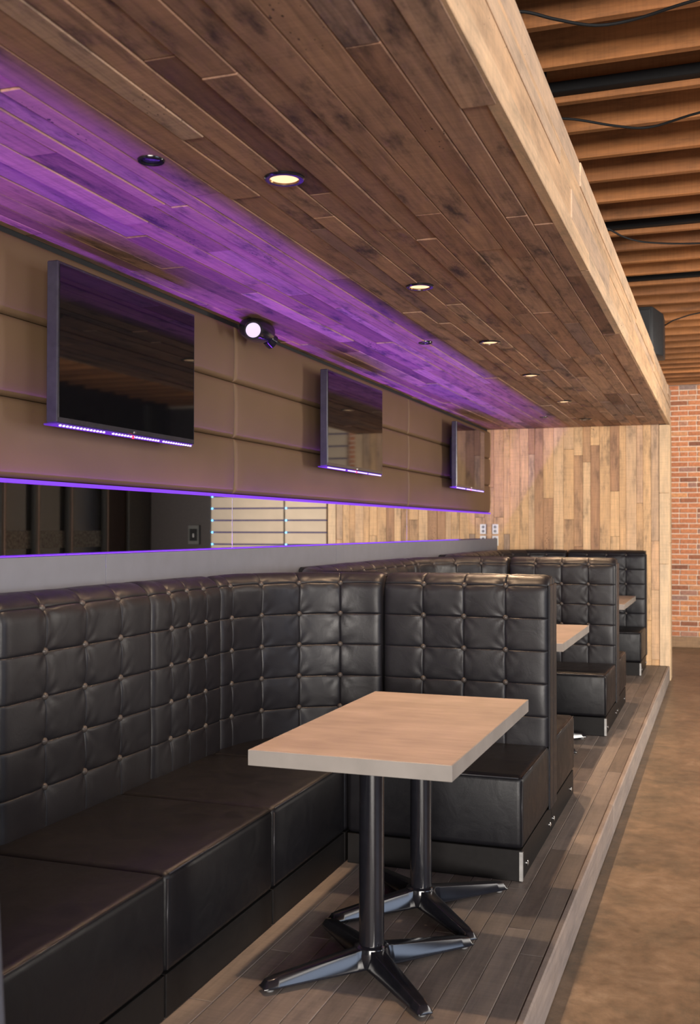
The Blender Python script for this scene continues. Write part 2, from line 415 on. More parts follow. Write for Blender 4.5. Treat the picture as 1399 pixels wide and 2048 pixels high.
# fascia: three courses of boards
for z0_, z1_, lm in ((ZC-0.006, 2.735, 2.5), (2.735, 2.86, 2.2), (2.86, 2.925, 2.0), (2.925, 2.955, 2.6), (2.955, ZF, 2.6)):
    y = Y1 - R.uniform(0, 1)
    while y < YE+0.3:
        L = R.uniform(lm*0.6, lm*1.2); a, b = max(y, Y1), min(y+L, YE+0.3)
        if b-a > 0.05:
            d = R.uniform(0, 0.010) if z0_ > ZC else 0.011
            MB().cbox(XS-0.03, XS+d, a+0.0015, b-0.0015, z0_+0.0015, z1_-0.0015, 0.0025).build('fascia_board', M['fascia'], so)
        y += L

# ------------------------------------------------------------------ end wall with vertical boards
ew = MB().box(-2.75, XS-0.03, YE+0.022, YE+0.30, ZR, ZC+0.03).build('wall_end', M['gap'], None, (-1.6, YE, 0)); tag(ew, 'end wall of vertical reclaimed tan boards behind the last booth', kind='structure')
x = XS - 0.105
while x > -2.68:
    wd = R.choice((0.055, 0.07, 0.085, 0.1, 0.115)); z = 0.0 - R.uniform(0, 1.0)
    while z < ZC-0.01:
        L = R.uniform(0.5, 2.2); a, b = max(z, 0.001), min(z+L, ZC-0.004)
        if ZC-b < 0.15: b = ZC-0.004
        if b-a > 0.04:
            d = R.uniform(0, 0.006)
            MB().cbox(x-wd+0.001, x-0.001, YE-d, YE+0.022, a+0.001, b-0.001, 0.002).build('wall_plank', M['tan'], ew)
        if b >= ZC-0.01: break
        z += L
    x -= wd
for a, b in ((0.002, 1.12), (1.12, 1.9), (1.9, ZC-0.007)):
    MB().cbox(XS-0.103, XS, YE-0.012, YE+0.022, a, b-0.002, 0.004).build('corner_board', M['post'], ew)
for a, b in ((ZR+0.002, 1.35), (1.35, ZC-0.007)):
    MB().cbox(XS-0.03, XS+0.012, YE+0.023, YE+0.31, a, b-0.002, 0.004).build('return_board', M['post'], ew)

# ------------------------------------------------------------------ left wall: backing, panels, black gap, ledge
wl = MB().box(-2.80, -2.65, Y1-1.5, YE+0.02, ZR, ZF).build('wall_left', M['innerwall'], None, (-2.7, 6, 0)); tag(wl, 'booth side wall carrying brown padded panels', kind='structure')
MB().box(-2.65, -2.60, Y1, YE, 2.60, ZC+0.02).build('shadow_gap', M['gap'], wl)
SEAMS = [1.9, 5.30, 8.71, 12.07]
rows = [(1.692, 2.002), (2.002, 2.314), (2.314, 2.628)]
def padded(x0, x1, y0, y1, z0, z1, r=0.022):
    m = MB(); ny = 26; nz = 10; vs = []; fs = []
    prof = [0, .004, .010, .018, .03]
    ys = [y0+p for p in prof] + [y0+0.03+(y1-y0-0.06)*k/ny for k in range(1, ny)] + [y1-p for p in reversed(prof)]
    zs = [z0+p for p in prof] + [z0+0.03+(z1-z0-0.06)*k/nz for k in range(1, nz)] + [z1-p for p in reversed(prof)]
    for y in ys:
        for z in zs:
            e = min(y-y0, y1-y, 0.03); f = min(z-z0, z1-z, 0.03)
            g_ = lambda t: 1-math.sqrt(max(0, 1-(1-t/0.03)**2))
            puff = 0.006*math.sin(PI*(z-z0)/(z1-z0))
            vs.append((x1 - 0.006 - r*max(g_(e), g_(f)) + puff, y, z))
    n = len(zs)
    for i in range(len(ys)-1):
        for j in range(n-1): fs.append((i*n+j, (i+1)*n+j, (i+1)*n+j+1, i*n+j+1))
    m.add(vs, fs)
    m.box(x0, x1-0.006-r+0.0005, y0, y1, z0, z1)
    return m
for i in range(-1, 3):
    a = SEAMS[i] if i >= 0 else Y1; b = SEAMS[i+1]
    for z0_, z1_ in rows:
        sharp(padded(-2.65, XP, a+0.003, b-0.003, z0_+0.002, z1_-0.001).build('padded_panel', M['vinyl'], wl), 60)
# grey ledge below the mirrors
ld = MB().box(-2.65, -2.483, Y1, YE-0.05, 0.9, 1.318).build('ledge_core', M['gap'], wl)
LJ = [Y1, 1.0, 3.87, 6.68, 9.5, YE-0.05]
for a, b in zip(LJ[:-1], LJ[1:]):
    MB().cbox(-2.482, -2.472, a+0.0015, b-0.0015, 1.0, ZL, 0.001).build('ledge_board', M['ledge'], wl)

# mirrors
mlabels = ['mirror strip at the left reflecting dark windows', 'middle mirror strip reflecting beige slatted panels and wood boards', 'far mirror strip reflecting only reclaimed wood boards']
for (a, b), lab in zip(((1.9, 5.30), (5.30, 8.71), (8.71, YE-0.002)), mlabels):
    t = empty('wall_mirror', (-2.585, (a+b)/2, ZL), lab, 'mirror', 'mirrors between the padded panels and the ledge')
    MB().box(-2.60, -2.576, a+0.003, b-0.003, ZL-0.07, ZPB-0.003).build('mirror_glass', M['mirror'], t)
    MB().box(-2.60, -2.5755, b-0.003, b+0.001, ZL+0.001, ZPB-0.003).build('joint_strip', M['steel'], t)
# purple light strips, and their reflection painted as glowing lines on the ledge
for (a, b), lab in zip(((1.9, 5.30), (5.30, 8.71), (8.71, YE-0.01)), ('purple light strip above the left mirror', 'purple light strip above the middle mirror', 'purple light strip above the far mirror')):
    o = MB().box(-2.575, -2.560, a+0.002, b-0.002, ZPB-0.016, ZPB-0.001).build('light_strip', M['led'], None, None); tag(o, lab, 'light strip', 'purple light strips under the padded panels')
    o = MB().box(-2.4815, -2.4772, a+0.002, b-0.002, ZL+0.0002, ZL+0.0025).build('light_strip', M['ledgeglow'], None, None); tag(o, lab.replace('above the', 'imitating the dim reflection on the ledge below the'), 'light strip', 'thin purple lines along the ledge')  # emissive line painting the LED's reflection on the ledge lip

# ------------------------------------------------------------------ televisions
def television(y0, y1, z0, z1, lab):
    xf = -2.405; xb = -2.455; yc = (y0+y1)/2
    t = empty('television', (xb, yc, z0), lab, 'television', 'wall televisions on the padded wall')
    MB().cbox(xb, xf, y0, y1, z0, z1, 0.004).build('frame', M['tvframe'], t)
    MB().box(xf-0.001, xf+0.002, y0+0.012, y1-0.012, z0+0.022, z1-0.012).build('screen', M['tvglass'], t)
    MB().cbox(xb-0.05, xb+0.002, y0+0.12, y1-0.12, z0+0.08, z1-0.14, 0.012).build('rear_housing', M['blackmat'], t)
    m = MB().box(XP, XP+0.012, yc-0.22, yc+0.22, z0+0.13, z1-0.1)
    m.box(XP, xb-0.045, yc-0.17, yc-0.13, z0+0.05, z1-0.08); m.box(XP, xb-0.045, yc+0.13, yc+0.17, z0+0.05, z1-0.08)
    m.build('wall_bracket', M['blackmat'], t)
    MB().cbox(xb-0.02, xf-0.003, y0+0.012, y1-0.012, z0-0.007, z0, 0.002).build('light_strip', M['ledtv'], t, label='purple light strip under the bottom edge')
    d = MB(); n = 46
    for k in range(n):
        if k in (14, 15, 33): continue
        y = y0+0.03+(y1-y0-0.06)*k/(n-1); d.box(xf-0.009, xf-0.0025, y-0.0042, y+0.0042, z0-0.0125, z0-0.0055)
    o = d.build('diode_row', M['leddot'], t); o['kind'] = 'stuff'
    MB().cbox(xf-0.006, xf+0.001, yc-0.006, yc+0.006, z0-0.018, z0-0.004, 0.001).build('standby_light', M['redled'], t, label='red standby light')
    MB().box(xf+0.001, xf+0.0028, yc+0.005, yc+0.022, z0+0.006, z0+0.013).build('badge', M['chrome'], t)
television(3.42, 4.53, 1.905, 2.53, 'large black television nearest the camera, on the left of the padded wall')
television(6.33, 7.49, 1.905, 2.53, 'middle black television reflecting a round lamp and wood boards')
television(9.80, 11.03, 1.905, 2.53, 'farthest television on the padded wall, beside the wood end wall')

# ------------------------------------------------------------------ downlights
def downlight(x, y, lab, on=True, r=0.062, group='lit ceiling downlights in the soffit', power=125):
    t = empty('downlight', (x, y, ZC), lab, 'ceiling light', group)
    zc = ZC-0.0075
    ring = MB().lathe(x, y, [(r*0.78, zc+0.006), (r*0.80, zc-0.004), (r*1.02, zc-0.004), (r*1.08, zc), (r*1.08, zc+0.007)], 36)
    ring.f = ring.f[:-2]
    sharp(ring.build('trim_ring', M['blackgloss'], t))
    rf = MB().lathe(x, y, [(r*0.80, zc-0.003), (r*0.74, zc+0.004)], 36); rf.f = rf.f[:-2]
    rf.build('reflector', M['copper'] if on else M['blackmat'], t, smooth=True)
    l = MB().lathe(x, y, [(r*0.76, zc+0.0065), (r*0.76, zc+0.002), (r*0.5, zc-0.001), (r*0.2, zc-0.0022)], 32)
    l.build('lens', M['lamp'] if on else M['lampoff'], t, smooth=False)
    if on:
        ld_ = bpy.data.lights.new('downlight_lamp', 'SPOT'); ld_.energy = power; ld_.color = (1.0, 0.66, 0.40)
        ld_.spot_size = math.radians(118); ld_.spot_blend = 0.55; ld_.shadow_soft_size = 0.03
        o = bpy.data.objects.new('downlight_lamp', ld_); C.objects.link(o); o.parent = t; o.location = (0, 0, -0.035)
names_dl = ['nearest lit round downlight, largest in view, above the first table', 'second lit round downlight along the soffit', 'third lit round downlight along the soffit', 'fourth lit round downlight along the soffit', 'fifth and farthest lit round downlight along the soffit']
for y, lab in zip((3.19, 4.83, 6.42, 7.90, 9.62), names_dl): downlight(-1.365, y, lab)
downlight(-1.37, 11.23, 'unlit dark round downlight at the far end of the soffit', False, 0.062, 'unlit downlights in the soffit')
downlight(-1.69, 2.89, 'small unlit dark can in the purple light, nearest the camera', False, 0.040, 'small cans in the purple band')
downlight(-1.745, 6.30, 'small bronze can at the edge of the purple band, mid soffit', False, 0.040, 'small cans in the purple band')
downlight(-1.75, 10.88, 'small can at the far end of the purple band', False, 0.040, 'small cans in the purple band')

# emergency lamp head on the soffit edge
t = empty('lamp_head', (-2.45, 5.38, ZC-0.01), 'black oval lamp head with round violet white lens on the soffit edge', 'lamp')
def ellipsoid(cx, cy, cz, rx, ry, rz, nu=28, nv=16, p=2.0):
    m = MB(); vs = []; fs = []
    for i in range(1, nv):
        th = PI*i/nv
        for k in range(nu):
            ph = 2*PI*k/nu
            c1 = lambda v: math.copysign(abs(v)**(2/p), v)
            vs.append((cx+rx*c1(math.sin(th))*c1(math.cos(ph)), cy+ry*c1(math.sin(th))*c1(math.sin(ph)), cz+rz*c1(math.cos(th))))
    for i in range(nv-2):
        for k in range(nu): fs.append((i*nu+k, i*nu+(k+1) % nu, (i+1)*nu+(k+1) % nu, (i+1)*nu+k))
    fs.append(tuple(range(nu))[::-1]); fs.append(tuple((nv-2)*nu+k for k in range(nu)))
    return m.add(vs, fs)
sharp(ellipsoid(-2.445, 5.34, 2.602, 0.075, 0.15, 0.062, p=2.6).build('housing', M['blackgloss'], t), 60)
def disc_dir(c, d, prof, n=32):
    """lathe about direction d from c"""
    d = Vector(d).normalized(); a = d.cross(Vector((0, 0, 1))).normalized(); b = d.cross(a); m = MB(); vs = []; fs = []
    for r_, h in prof:
        for k in range(n):
            th = 2*PI*k/n; vs.append(Vector(c) + d*h + (a*math.cos(th) + b*math.sin(th))*r_)
    for i in range(len(prof)-1):
        for k in range(n): fs.append((i*n+k, i*n+(k+1) % n, (i+1)*n+(k+1) % n, (i+1)*n+k))
    fs.append(tuple(range(n))[::-1]); fs.append(tuple((len(prof)-1)*n+k for k in range(n)))
    return m.add(vs, fs)
hd = (0.50, -0.78, -0.38)
sharp(disc_dir((-2.415, 5.205, 2.588), hd, [(0.044, 0), (0.050, 0.03), (0.050, 0.05), (0.041, 0.05), (0.040, 0.045)]).build('lamp_bezel', M['blackgloss'], t))
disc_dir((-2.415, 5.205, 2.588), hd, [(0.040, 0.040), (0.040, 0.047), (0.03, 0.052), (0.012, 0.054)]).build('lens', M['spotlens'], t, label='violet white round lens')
sharp(disc_dir((-2.43, 5.44, 2.575), (0.35, 0.85, -0.4), [(0.036, 0), (0.042, 0.03), (0.042, 0.045), (0.034, 0.046)]).build('lamp_bezel', M['blackgloss'], t))
disc_dir((-2.43, 5.44, 2.575), (0.35, 0.85, -0.4), [(0.033, 0.04), (0.033, 0.048), (0.01, 0.052)]).build('lens', M['chrome'], t)

# wall outlets on the end wall
def outlet(x, z, lab):
    t = empty('wall_outlet', (x, YE-0.008, z), lab, 'outlet', 'white outlets on the end wall')
    MB().cbox(x-0.036, x+0.036, YE-0.017, YE-0.006, z-0.058, z+0.058, 0.004).build('cover_plate', M['white'], t)
    for dz in (-0.024, 0.024):
        sharp(disc_dir((x, YE-0.017, z+dz), (0, -1, 0), [(0.017, 0), (0.017, 0.002), (0.015, 0.003)], 20).build('socket', M['socket'], t))
        for dx in (-0.006, 0.006): MB().box(x+dx-0.0016, x+dx+0.0016, YE-0.0215, YE-0.019, z+dz-0.002, z+dz+0.008).build('slot', M['darkplastic'], t)
        MB().box(x-0.003, x+0.003, YE-0.0215, YE-0.019, z+dz-0.011, z+dz-0.006).build('slot', M['darkplastic'], t)
outlet(-2.505, 1.500, 'upper white electrical outlet where the end wall meets the mirror')
outlet(-2.505, 1.365, 'lower white electrical outlet partly behind the grey ledge')

# ------------------------------------------------------------------ booth benches
def seat_mb(x0, x1, y0, y1, z0=0.135, z1=0.443):
    return MB().box(x0, x1, y0, y1, z0, z1)
def backrest_mesh(path, L, colfr, rowz, z0=0.438, zt=1.27, depth=0.12, rz=0.085, seed=1, res=0.008, off=0.0):
    """path(s) -> (x, y, nx, ny): point on the front face and its outward normal. tufted pillow grid"""
    rx = min(depth*0.8, 0.10)
    prof = []                                              # (inset from face, z, t-arclength, normal mix)
    OFFS = (-0.012, -0.006, -0.0028, 0.0, 0.0028, 0.006, 0.012)
    def samples(a, b, step, marks):
        n = max(2, int((b-a)/step)); base = [a+(b-a)*k/n for k in range(n+1)]
        ex = [m_+o_ for m_ in marks for o_ in OFFS if a < m_+o_ < b]
        base = [q for q in base if all(abs(q-e_) > 0.0024 for e_ in ex) or q in (a, b)]
        return sorted(base+ex)
    zl = samples(z0, zt-rz, 0.0125, [z for z in rowz if z < zt-rz-0.003])
    nz = len(zl)-1
    for z in zl: prof.append((0.0, z, 1.0, 0.0))
    rm = [math.asin((z-(zt-rz))/rz)*rz for z in rowz if z > zt-rz]
    al = [q/rz for q in samples(0.0, PI/2*rz, 0.009, rm)][1:]
    na = len(al)
    for a in al: prof.append((rx*(1-math.cos(a)), zt-rz+rz*math.sin(a), math.cos(a), math.sin(a)))
    nb = 3
    for k in range(1, nb+1): prof.append((rx+(depth-rx-0.012)*k/nb, zt-0.002*k, 0.0, 1.0))
    prof.append((depth, zt-0.02, -0.7, 0.3)); prof.append((depth, z0, -1.0, 0.0))
    # arclength
    tl = [0.0]
    for i in range(1, len(prof)): tl.append(tl[-1]+math.hypot(prof[i][0]-prof[i-1][0], prof[i][1]-prof[i-1][1]))
    def t_of_z(z):
        for i in range(nz+na):
            if prof[i+1][1] >= z: 
                f = (z-prof[i][1])/max(1e-9, prof[i+1][1]-prof[i][1]); return tl[i]+f*(tl[i+1]-tl[i])
        return tl[nz+na]
    rt = [t_of_z(z) for z in rowz]; cs = [L*c for c in colfr]
    ttop = tl[nz+na+nb-1]
    rnd = random.Random(seed)
    jit = {(i, j): (rnd.uniform(-.004, .004), rnd.uniform(-.004, .004), rnd.uniform(0, 6.28), rnd.randint(5, 8)) for i in range(len(cs)) for j in range(len(rt))}
    cells = {}
    sl = samples(0.0, L, 0.0125, cs); ns = len(sl)-1; m = MB(); vs = []; fs = []; npf = len(prof)
    def disp(s, t, i):
        e = min(s, L-s)
        if i > nz+na+nb: return 0.0
        w_top = 1.0 if t < rt[0] else max(0.0, 1-(t-rt[0])/(ttop-rt[0]+1e-6))
        dx = min((abs(s-c) for c in cs), default=9); dt = min((abs(t-r_) for r_ in rt), default=9)
        d = -0.0042*math.exp(-dx/0.0022)*(0.5+0.5*w_top) - 0.0042*math.exp(-dt/0.0022)
        # pillow between creases
        edges = [0]+cs+[L]; rws = [0]+sorted(rt)+[ttop+0.03]
        for a, b in zip(edges[:-1], edges[1:]):
            if a <= s <= b: u = (s-a)/(b-a); break
        else: u = 0.5
        for a, b in zip(rws[:-1], rws[1:]):
            if a <= t <= b: v = (t-a)/(b-a); break
        else: v = 0.5
        d += 0.0035*(max(0, math.sin(PI*u))**0.5)*(max(0, math.sin(PI*v))**0.5)*(0.4+0.6*w_top)
        best = 9
        for a in range(len(cs)):
            if abs(s-cs[a]) > 0.13: continue
            for b in range(len(rt)):
                if abs(t-rt[b]) > 0.13: continue
                j = jit[(a, b)]; r_ = math.hypot(s-cs[a], t-rt[b])
                d -= 0.011*math.exp(-(r_/0.026)**1.3)
                th = math.atan2(t-rt[b], s-cs[a])
                d += 0.0016*math.sin(j[3]*th+j[2])*math.exp(-((r_-0.045)/0.03)**2)
        d -= 0.016*math.exp(-e/0.012)
        p = path(s)
        d += 0.004*mnoise.noise(Vector((p[0]*7+seed, p[1]*7, t*6)))
        return d
    for k in range(ns+1):
        s = sl[k]; x, y, nx, ny = path(s)
        for i, (ins, z, ch, cv) in enumerate(prof):
            d = disp(s, tl[i], i)
            bx = x - nx*ins; by = y - ny*ins
            if i > nz+na+nb-1: d = 0
            vs.append((bx+nx*ch*d if ch > 0 else bx, by+ny*ch*d if ch > 0 else by, z + cv*d if i <= nz+na+nb else z))
    for k in range(ns):
        for i in range(npf-1): fs.append((k*npf+i, (k+1)*npf+i, (k+1)*npf+i+1, k*npf+i+1))
        fs.append((k*npf+npf-1, (k+1)*npf+npf-1, (k+1)*npf, k*npf))
    fs.append(tuple(range(npf))[::-1]); fs.append(tuple(ns*npf+i for i in range(npf)))
    m.add(vs, fs)
    btn = []
    for a, c in enumerate(cs):
        for b, z in enumerate(rowz):
            x, y, nx, ny = path(c); t = rt[b]
            i = min(range(nz+na), key=lambda q: abs(tl[q]-t)); ins, zz, ch, cv = prof[i]
            d = disp(c, t, i) + 0.0125
            btn.append((Vector((x-nx*ins+nx*ch*d, y-ny*ins+ny*ch*d, zz+cv*d)), Vector((nx*ch, ny*ch, cv)).normalized()))
    return m, btn
_bp = [(0.0001, 0.0095), (0.006, 0.0088), (0.0105, 0.0062), (0.0138, 0.001), (0.0142, -0.006)]
bmb = MB()
_v = []; _f = []
for r_, h in _bp:
    for k in range(12): _v.append((r_*math.cos(2*PI*k/12), r_*math.sin(2*PI*k/12), h))
for i in range(len(_bp)-1):
    for k in range(12): _f.append((i*12+k, (i+1)*12+k, (i+1)*12+(k+1) % 12, i*12+(k+1) % 12))
bmb.add(_v, _f); BTN = bmb.mesh('button', (0, 0, 0), smooth=True); BTN.materials.append(M['button'])
def put_backrest(root, path, L, colfr, seed, **kw):
    m, btn = backrest_mesh(path, L, colfr, ROWZ, seed=seed, **kw)
    o = m.build('backrest', M['leather'], root); sharp(o, 55)
    for p, n in btn:
        b = bpy.data.objects.new('button', BTN); link(b, o, p)
        b.rotation_mode = 'QUATERNION'; b.rotation_quaternion = n.to_track_quat('Z', 'Y')
    return o
ROWZ = [1.222, 1.062, 0.903, 0.743, 0.583]
COL3 = [0.25, 0.5, 0.75]
def line(p0, p1, nrm):
    p0 = Vector(p0); p1 = Vector(p1); L = (p1-p0).length; d = (p1-p0)/L
    return (lambda s: (p0.x+d.x*s, p0.y+d.y*s, nrm[0], nrm[1])), L
def arc(cx, cy, r, a0, a1):
    L = abs(a1-a0)*r
    def f(s):
        a = a0+(a1-a0)*s/L; return (cx+r*math.cos(a), cy+r*math.sin(a), -math.cos(a), -math.sin(a))
    return f, L
def seat_part(root, x0, x1, y0, y1, pipes=()):
    """upholstered box with a slightly crowned top"""
    n = 14; m = MB(); vs = []; fs = []
    m2 = MB().box(x0+0.001, x1-0.001, y0+0.001, y1-0.001, 0.135, 0.443)
    o = m2.build('seat', M['seatleather'], root, bevel=0.026, seg=4, smooth=True)
    for p in pipes:
        MB().tube(p, 0.0032, 6).build('piping', M['piping'], o, smooth=True)
    return o
def kick_part(root, x0, x1, y0, y1):
    return MB().cbox(x0+0.006, x1-0.006, y0+0.006, y1-0.006, 0.001, 0.133, 0.002).build('kick_board', M['kick'], root)

def divider_bench(yc, sgn, lab, seed, x0=XF, x1=XD):
    """sgn -1: seat towards the camera side, faces -Y; +1 faces +Y"""
    t = empty('booth_bench', ((x0+x1)/2, yc+sgn*0.4, 0), lab, 'bench', 'black leather end benches of the booths')
    ya, yb = sorted((yc, yc+sgn*0.81)); yf = yc+sgn*0.81
    ps = [[(x0+0.02, yf-sgn*0.006, 0.437), (x1-0.02, yf-sgn*0.006, 0.437)], [(x1-0.006, yf-sgn*0.02, 0.437), (x1-0.006, yc+sgn*0.14, 0.437)],
          [(x1-0.006, yf-sgn*0.006, 0.425), (x1-0.006, yf-sgn*0.006, 0.15)]]
    seat_part(t, x0, x1, ya, yb, ps); kick_part(t, x0, x1, ya, yb)
    p, L = line((x1-0.002, yc+sgn*0.12), (-1.655, yc+sgn*0.12), (0, sgn))
    put_backrest(t, p, L, COL3, seed, depth=0.1185)
    # plain side cover of the backrest
    yq, yr = sorted((yc+sgn*0.002, yc+sgn*0.105))
    MB().cbox(x1-0.004, x1+0.006, yq, yr, 0.13, 1.225, 0.003).build('side_cover', M['leather'], t)
    if sgn < 0: MB().cbox(x1-0.017, x1-0.001, yf, yf+0.014, 0.004, 0.128, 0.001).build('corner_trim', M['steel'], t)
    for yy in (yf-sgn*0.12, yc+sgn*0.06):
        sharp(disc_dir((x1-0.007, yy, 0.05), (1, 0, 0), [(0.014, 0), (0.014, 0.006), (0.008, 0.010)], 12).build('bolt', M['chrome'], t))
    return t
def wall_bench(ya, yb, ba, bb, lab, seed):
    t = empty('booth_bench', (-2.0, (ya+yb)/2, 0), lab, 'bench', 'black leather wall benches of the booths')
    seat_part(t, -2.5, XF, ya, yb, [[(XF-0.006, ya+0.02, 0.437), (XF-0.006, yb-0.02, 0.437)], [(XF-0.002, ya+0.003, 0.425), (XF-0.002, ya+0.003, 0.15)]])
    kick_part(t, -2.5, XF, ya, yb)
    p, L = line((XB, ba+0.001), (XB, bb-0.001), (1, 0))
    put_backrest(t, p, L, COL3, seed, depth=0.2, rz=0.10)
    return t
def corner_bench(yc, sgn, lab, seed):
    t = empty('corner_bench', (-2.0, yc+sgn*0.4, 0), lab, 'bench', 'curved corner benches of the booths')
    ya, yb = sorted((yc, yc+sgn*0.81)); yf = yc+sgn*0.81
    seat_part(t, -2.5, XF, ya, yb); kick_part(t, -2.5, XF, ya, yb)
    cy_ = yc+sgn*0.72
    if sgn < 0: p, L = arc(-1.67, cy_, 0.60, PI, PI/2)
    else: p, L = arc(-1.67, cy_, 0.60, -PI/2, -PI)
    put_backrest(t, p, L, [0.10, 0.325, 0.55, 0.775] if sgn < 0 else [0.225, 0.45, 0.675, 0.9], seed, depth=0.118)
    return t
YD = 5.29
bd = divider_bench(YD, -1, 'end bench of the nearest booth, tufted back facing the camera behind the first table', 3)
be = divider_bench(YD, 1, 'bench back to back with the nearest booth end, only its side in view', 5)
bc = corner_bench(YD, -1, 'curved tufted corner bench of the nearest booth behind the first table', 7)
bc2 = corner_bench(YD, 1, 'corner bench of the second booth, only its top edge seen behind the nearest booth', 9)
wall_bench(3.68, 4.48, 3.92, 4.568, 'narrow tufted wall bench next to the curved corner of the nearest booth', 11)
wall_bench(2.87, 3.68, 2.93, 3.92, 'wide tufted wall bench at the left edge, second from the nearest corner', 13)
wall_bench(1.62, 2.87, 1.62, 2.93, 'nearest wall bench cut off by the left edge of the picture', 15)
wb1 = wall_bench(6.10, 6.96, 6.012, 6.96, 'wall bench of the second booth nearest the camera, only its top in view', 17)
wb2 = wall_bench(6.96, 7.83, 6.96, 7.918, 'wall bench of the second booth beside its far corner, only its top in view', 19)
for o, ls in ((bd, ('end bench of the second booth, tufted back facing the camera behind the second table', 'end bench of the farthest booth against the wood end wall')),
              (be, ('bench back to back with the second booth end, only its side in view',)),
              (bc, ('curved corner bench of the second booth, top row of buttons in view', 'curved corner bench of the farthest booth beside the outlets')),
              (bc2, ('corner bench of the farthest booth nearest the camera, only its top edge seen',)),
              (wb1, ('wall bench of the farthest booth nearest the camera, mostly hidden',)),
              (wb2, ('wall bench of the farthest booth beside its far corner, mostly hidden',))):
    for k, lab in enumerate(ls):
        c = copy_tree(o, (0, S*(k+1), 0)); c['label'] = lab
# padded end panel at the left edge of the picture
t = empty('end_panel', (-1.8, 1.56, 0), 'blurred dark upright padded end panel at the bottom left edge', 'panel')
m = MB().add([(-2.45,1.53,0.012),(-1.178,1.53,0.012),(-1.178,1.60,0.012),(-2.45,1.60,0.012),(-2.45,1.53,1.0),(-1.243,1.53,1.0),(-1.243,1.60,1.0),(-2.45,1.60,1.0)],
             [(3,2,1,0),(4,5,6,7),(0,1,5,4),(1,2,6,5),(2,3,7,6),(3,0,4,7)])
m.build('panel_body', M['sheenpanel'], t, bevel=0.02, seg=3, smooth=True)
MB().cbox(-2.3, -1.22, 1.54, 1.59, 0.0, 0.012, 0.002).build('panel_foot', M['kick'], t)

# ------------------------------------------------------------------ tables
def leg_arm(cx, cy, ax, ay):
    """one sloping channel arm of a cross base, from the hub outwards"""
    L = math.hypot(ax, ay); d = Vector((ax/L, ay/L, 0)); n = Vector((-d.y, d.x, 0)); c = Vector((cx, cy, 0))
    secs = [(0.020, 0.085, 0.030, 0.040), (0.07, 0.078, 0.024, 0.036), (L-0.05, 0.046, 0.017, 0.031), (L-0.015, 0.040, 0.013, 0.028), (L, 0.020, 0.010, 0.024)]
    vs = []; fs = []
    for s, h, wt, wb in secs:
        zb = 0.014 if s > 0.05 else 0.016
        for off, z in ((-wb, zb), (-wb, zb+0.006), (-wt, h), (wt, h), (wb, zb+0.006), (wb, zb)):
            vs.append(c+d*s+n*off+Vector((0, 0, z)))
    k = 6
    for i in range(len(secs)-1):
        for j in range(k): fs.append((i*k+j, i*k+(j+1) % k, (i+1)*k+(j+1) % k, (i+1)*k+j))
    fs.append(tuple(range(k))[::-1]); fs.append(tuple((len(secs)-1)*k+j for j in range(k)))
    return MB().add(vs, fs), c+d*(L-0.03)
def table(x0, x1, y0, y1, lab, zt=0.762, bases=None, bo=0.012):
    cx = (x0+x1)/2
    t = empty('dining_table', (cx, (y0+y1)/2, 0), lab, 'table', 'booth tables with tan tops on black cross bases')
    th = 0.052
    MB().cbox(x0+0.003, x1-0.003, y0+0.003, y1-0.003, zt-th+0.001, zt, 0.0012).build('tabletop', M['laminate'], t)
    e = MB()
    for a in ((x0, x1, y0, y0+0.003), (x0, x1, y1-0.003, y1), (x0, x0+0.003, y0+0.003, y1-0.003), (x1-0.003, x1, y0+0.003, y1-0.003)):
        e.cbox(a[0], a[1], a[2], a[3], zt-th, zt-0.0006, 0.0008)
    e.build('edge_band', M['edge'], t, label='pale greige edge band')
    for by in bases:
        bx = cx+bo
        ped = sharp(MB().lathe(bx, by, [(0.043, 0.07), (0.043, zt-th-0.02), (0.043, zt-th-0.014)], 32).build('pole', M['blackgloss'], t), 40)
        pl = MB().cbox(bx-0.14, bx+0.14, by-0.02, by+0.02, zt-th-0.016, zt-th-0.001, 0.002); pl.cbox(bx-0.02, bx+0.02, by-0.14, by+0.14, zt-th-0.0155, zt-th-0.001, 0.002)
        pl.build('top_bracket', M['blackmat'], t)
        sharp(MB().lathe(bx, by, [(0.062, 0.022), (0.064, 0.06), (0.058, 0.082), (0.046, 0.088)], 32).build('hub', M['blackgloss'], t), 40)
        for sx in (-1, 1):
            for sy in (-1, 1):
                a, tip = leg_arm(bx, by, sx*0.275, sy*0.30)
                o = sharp(a.build('leg', M['blackgloss'], t, bevel=0.003, seg=2), 35)
                sharp(MB().lathe(tip.x, tip.y, [(0.012, 0.001), (0.014, 0.004), (0.012, 0.014)], 14).build('glide', M['rubber'], o))
        for q in (PI/4*3, ):
            MB().lathe(bx+0.05, by-0.03, [(0.005, 0.08), (0.005, 0.092), (0.002, 0.095)], 10).build('screw', M['chrome'], t)
    return t
table(-1.5014, -0.8034, 3.2125, 4.568, 'nearest rectangular tan table on two black cross bases', bases=(3.435, 4.055))
table(-1.662, -0.955, 6.66, 8.00, 'second tan table, corner showing beyond the nearest booth end', 0.785, (6.86, 7.40), 0.085)
table(-1.60, -0.905, 10.33, 11.70, 'farthest tan table, small corner showing by the last booth', 0.785, (10.6, 11.2))

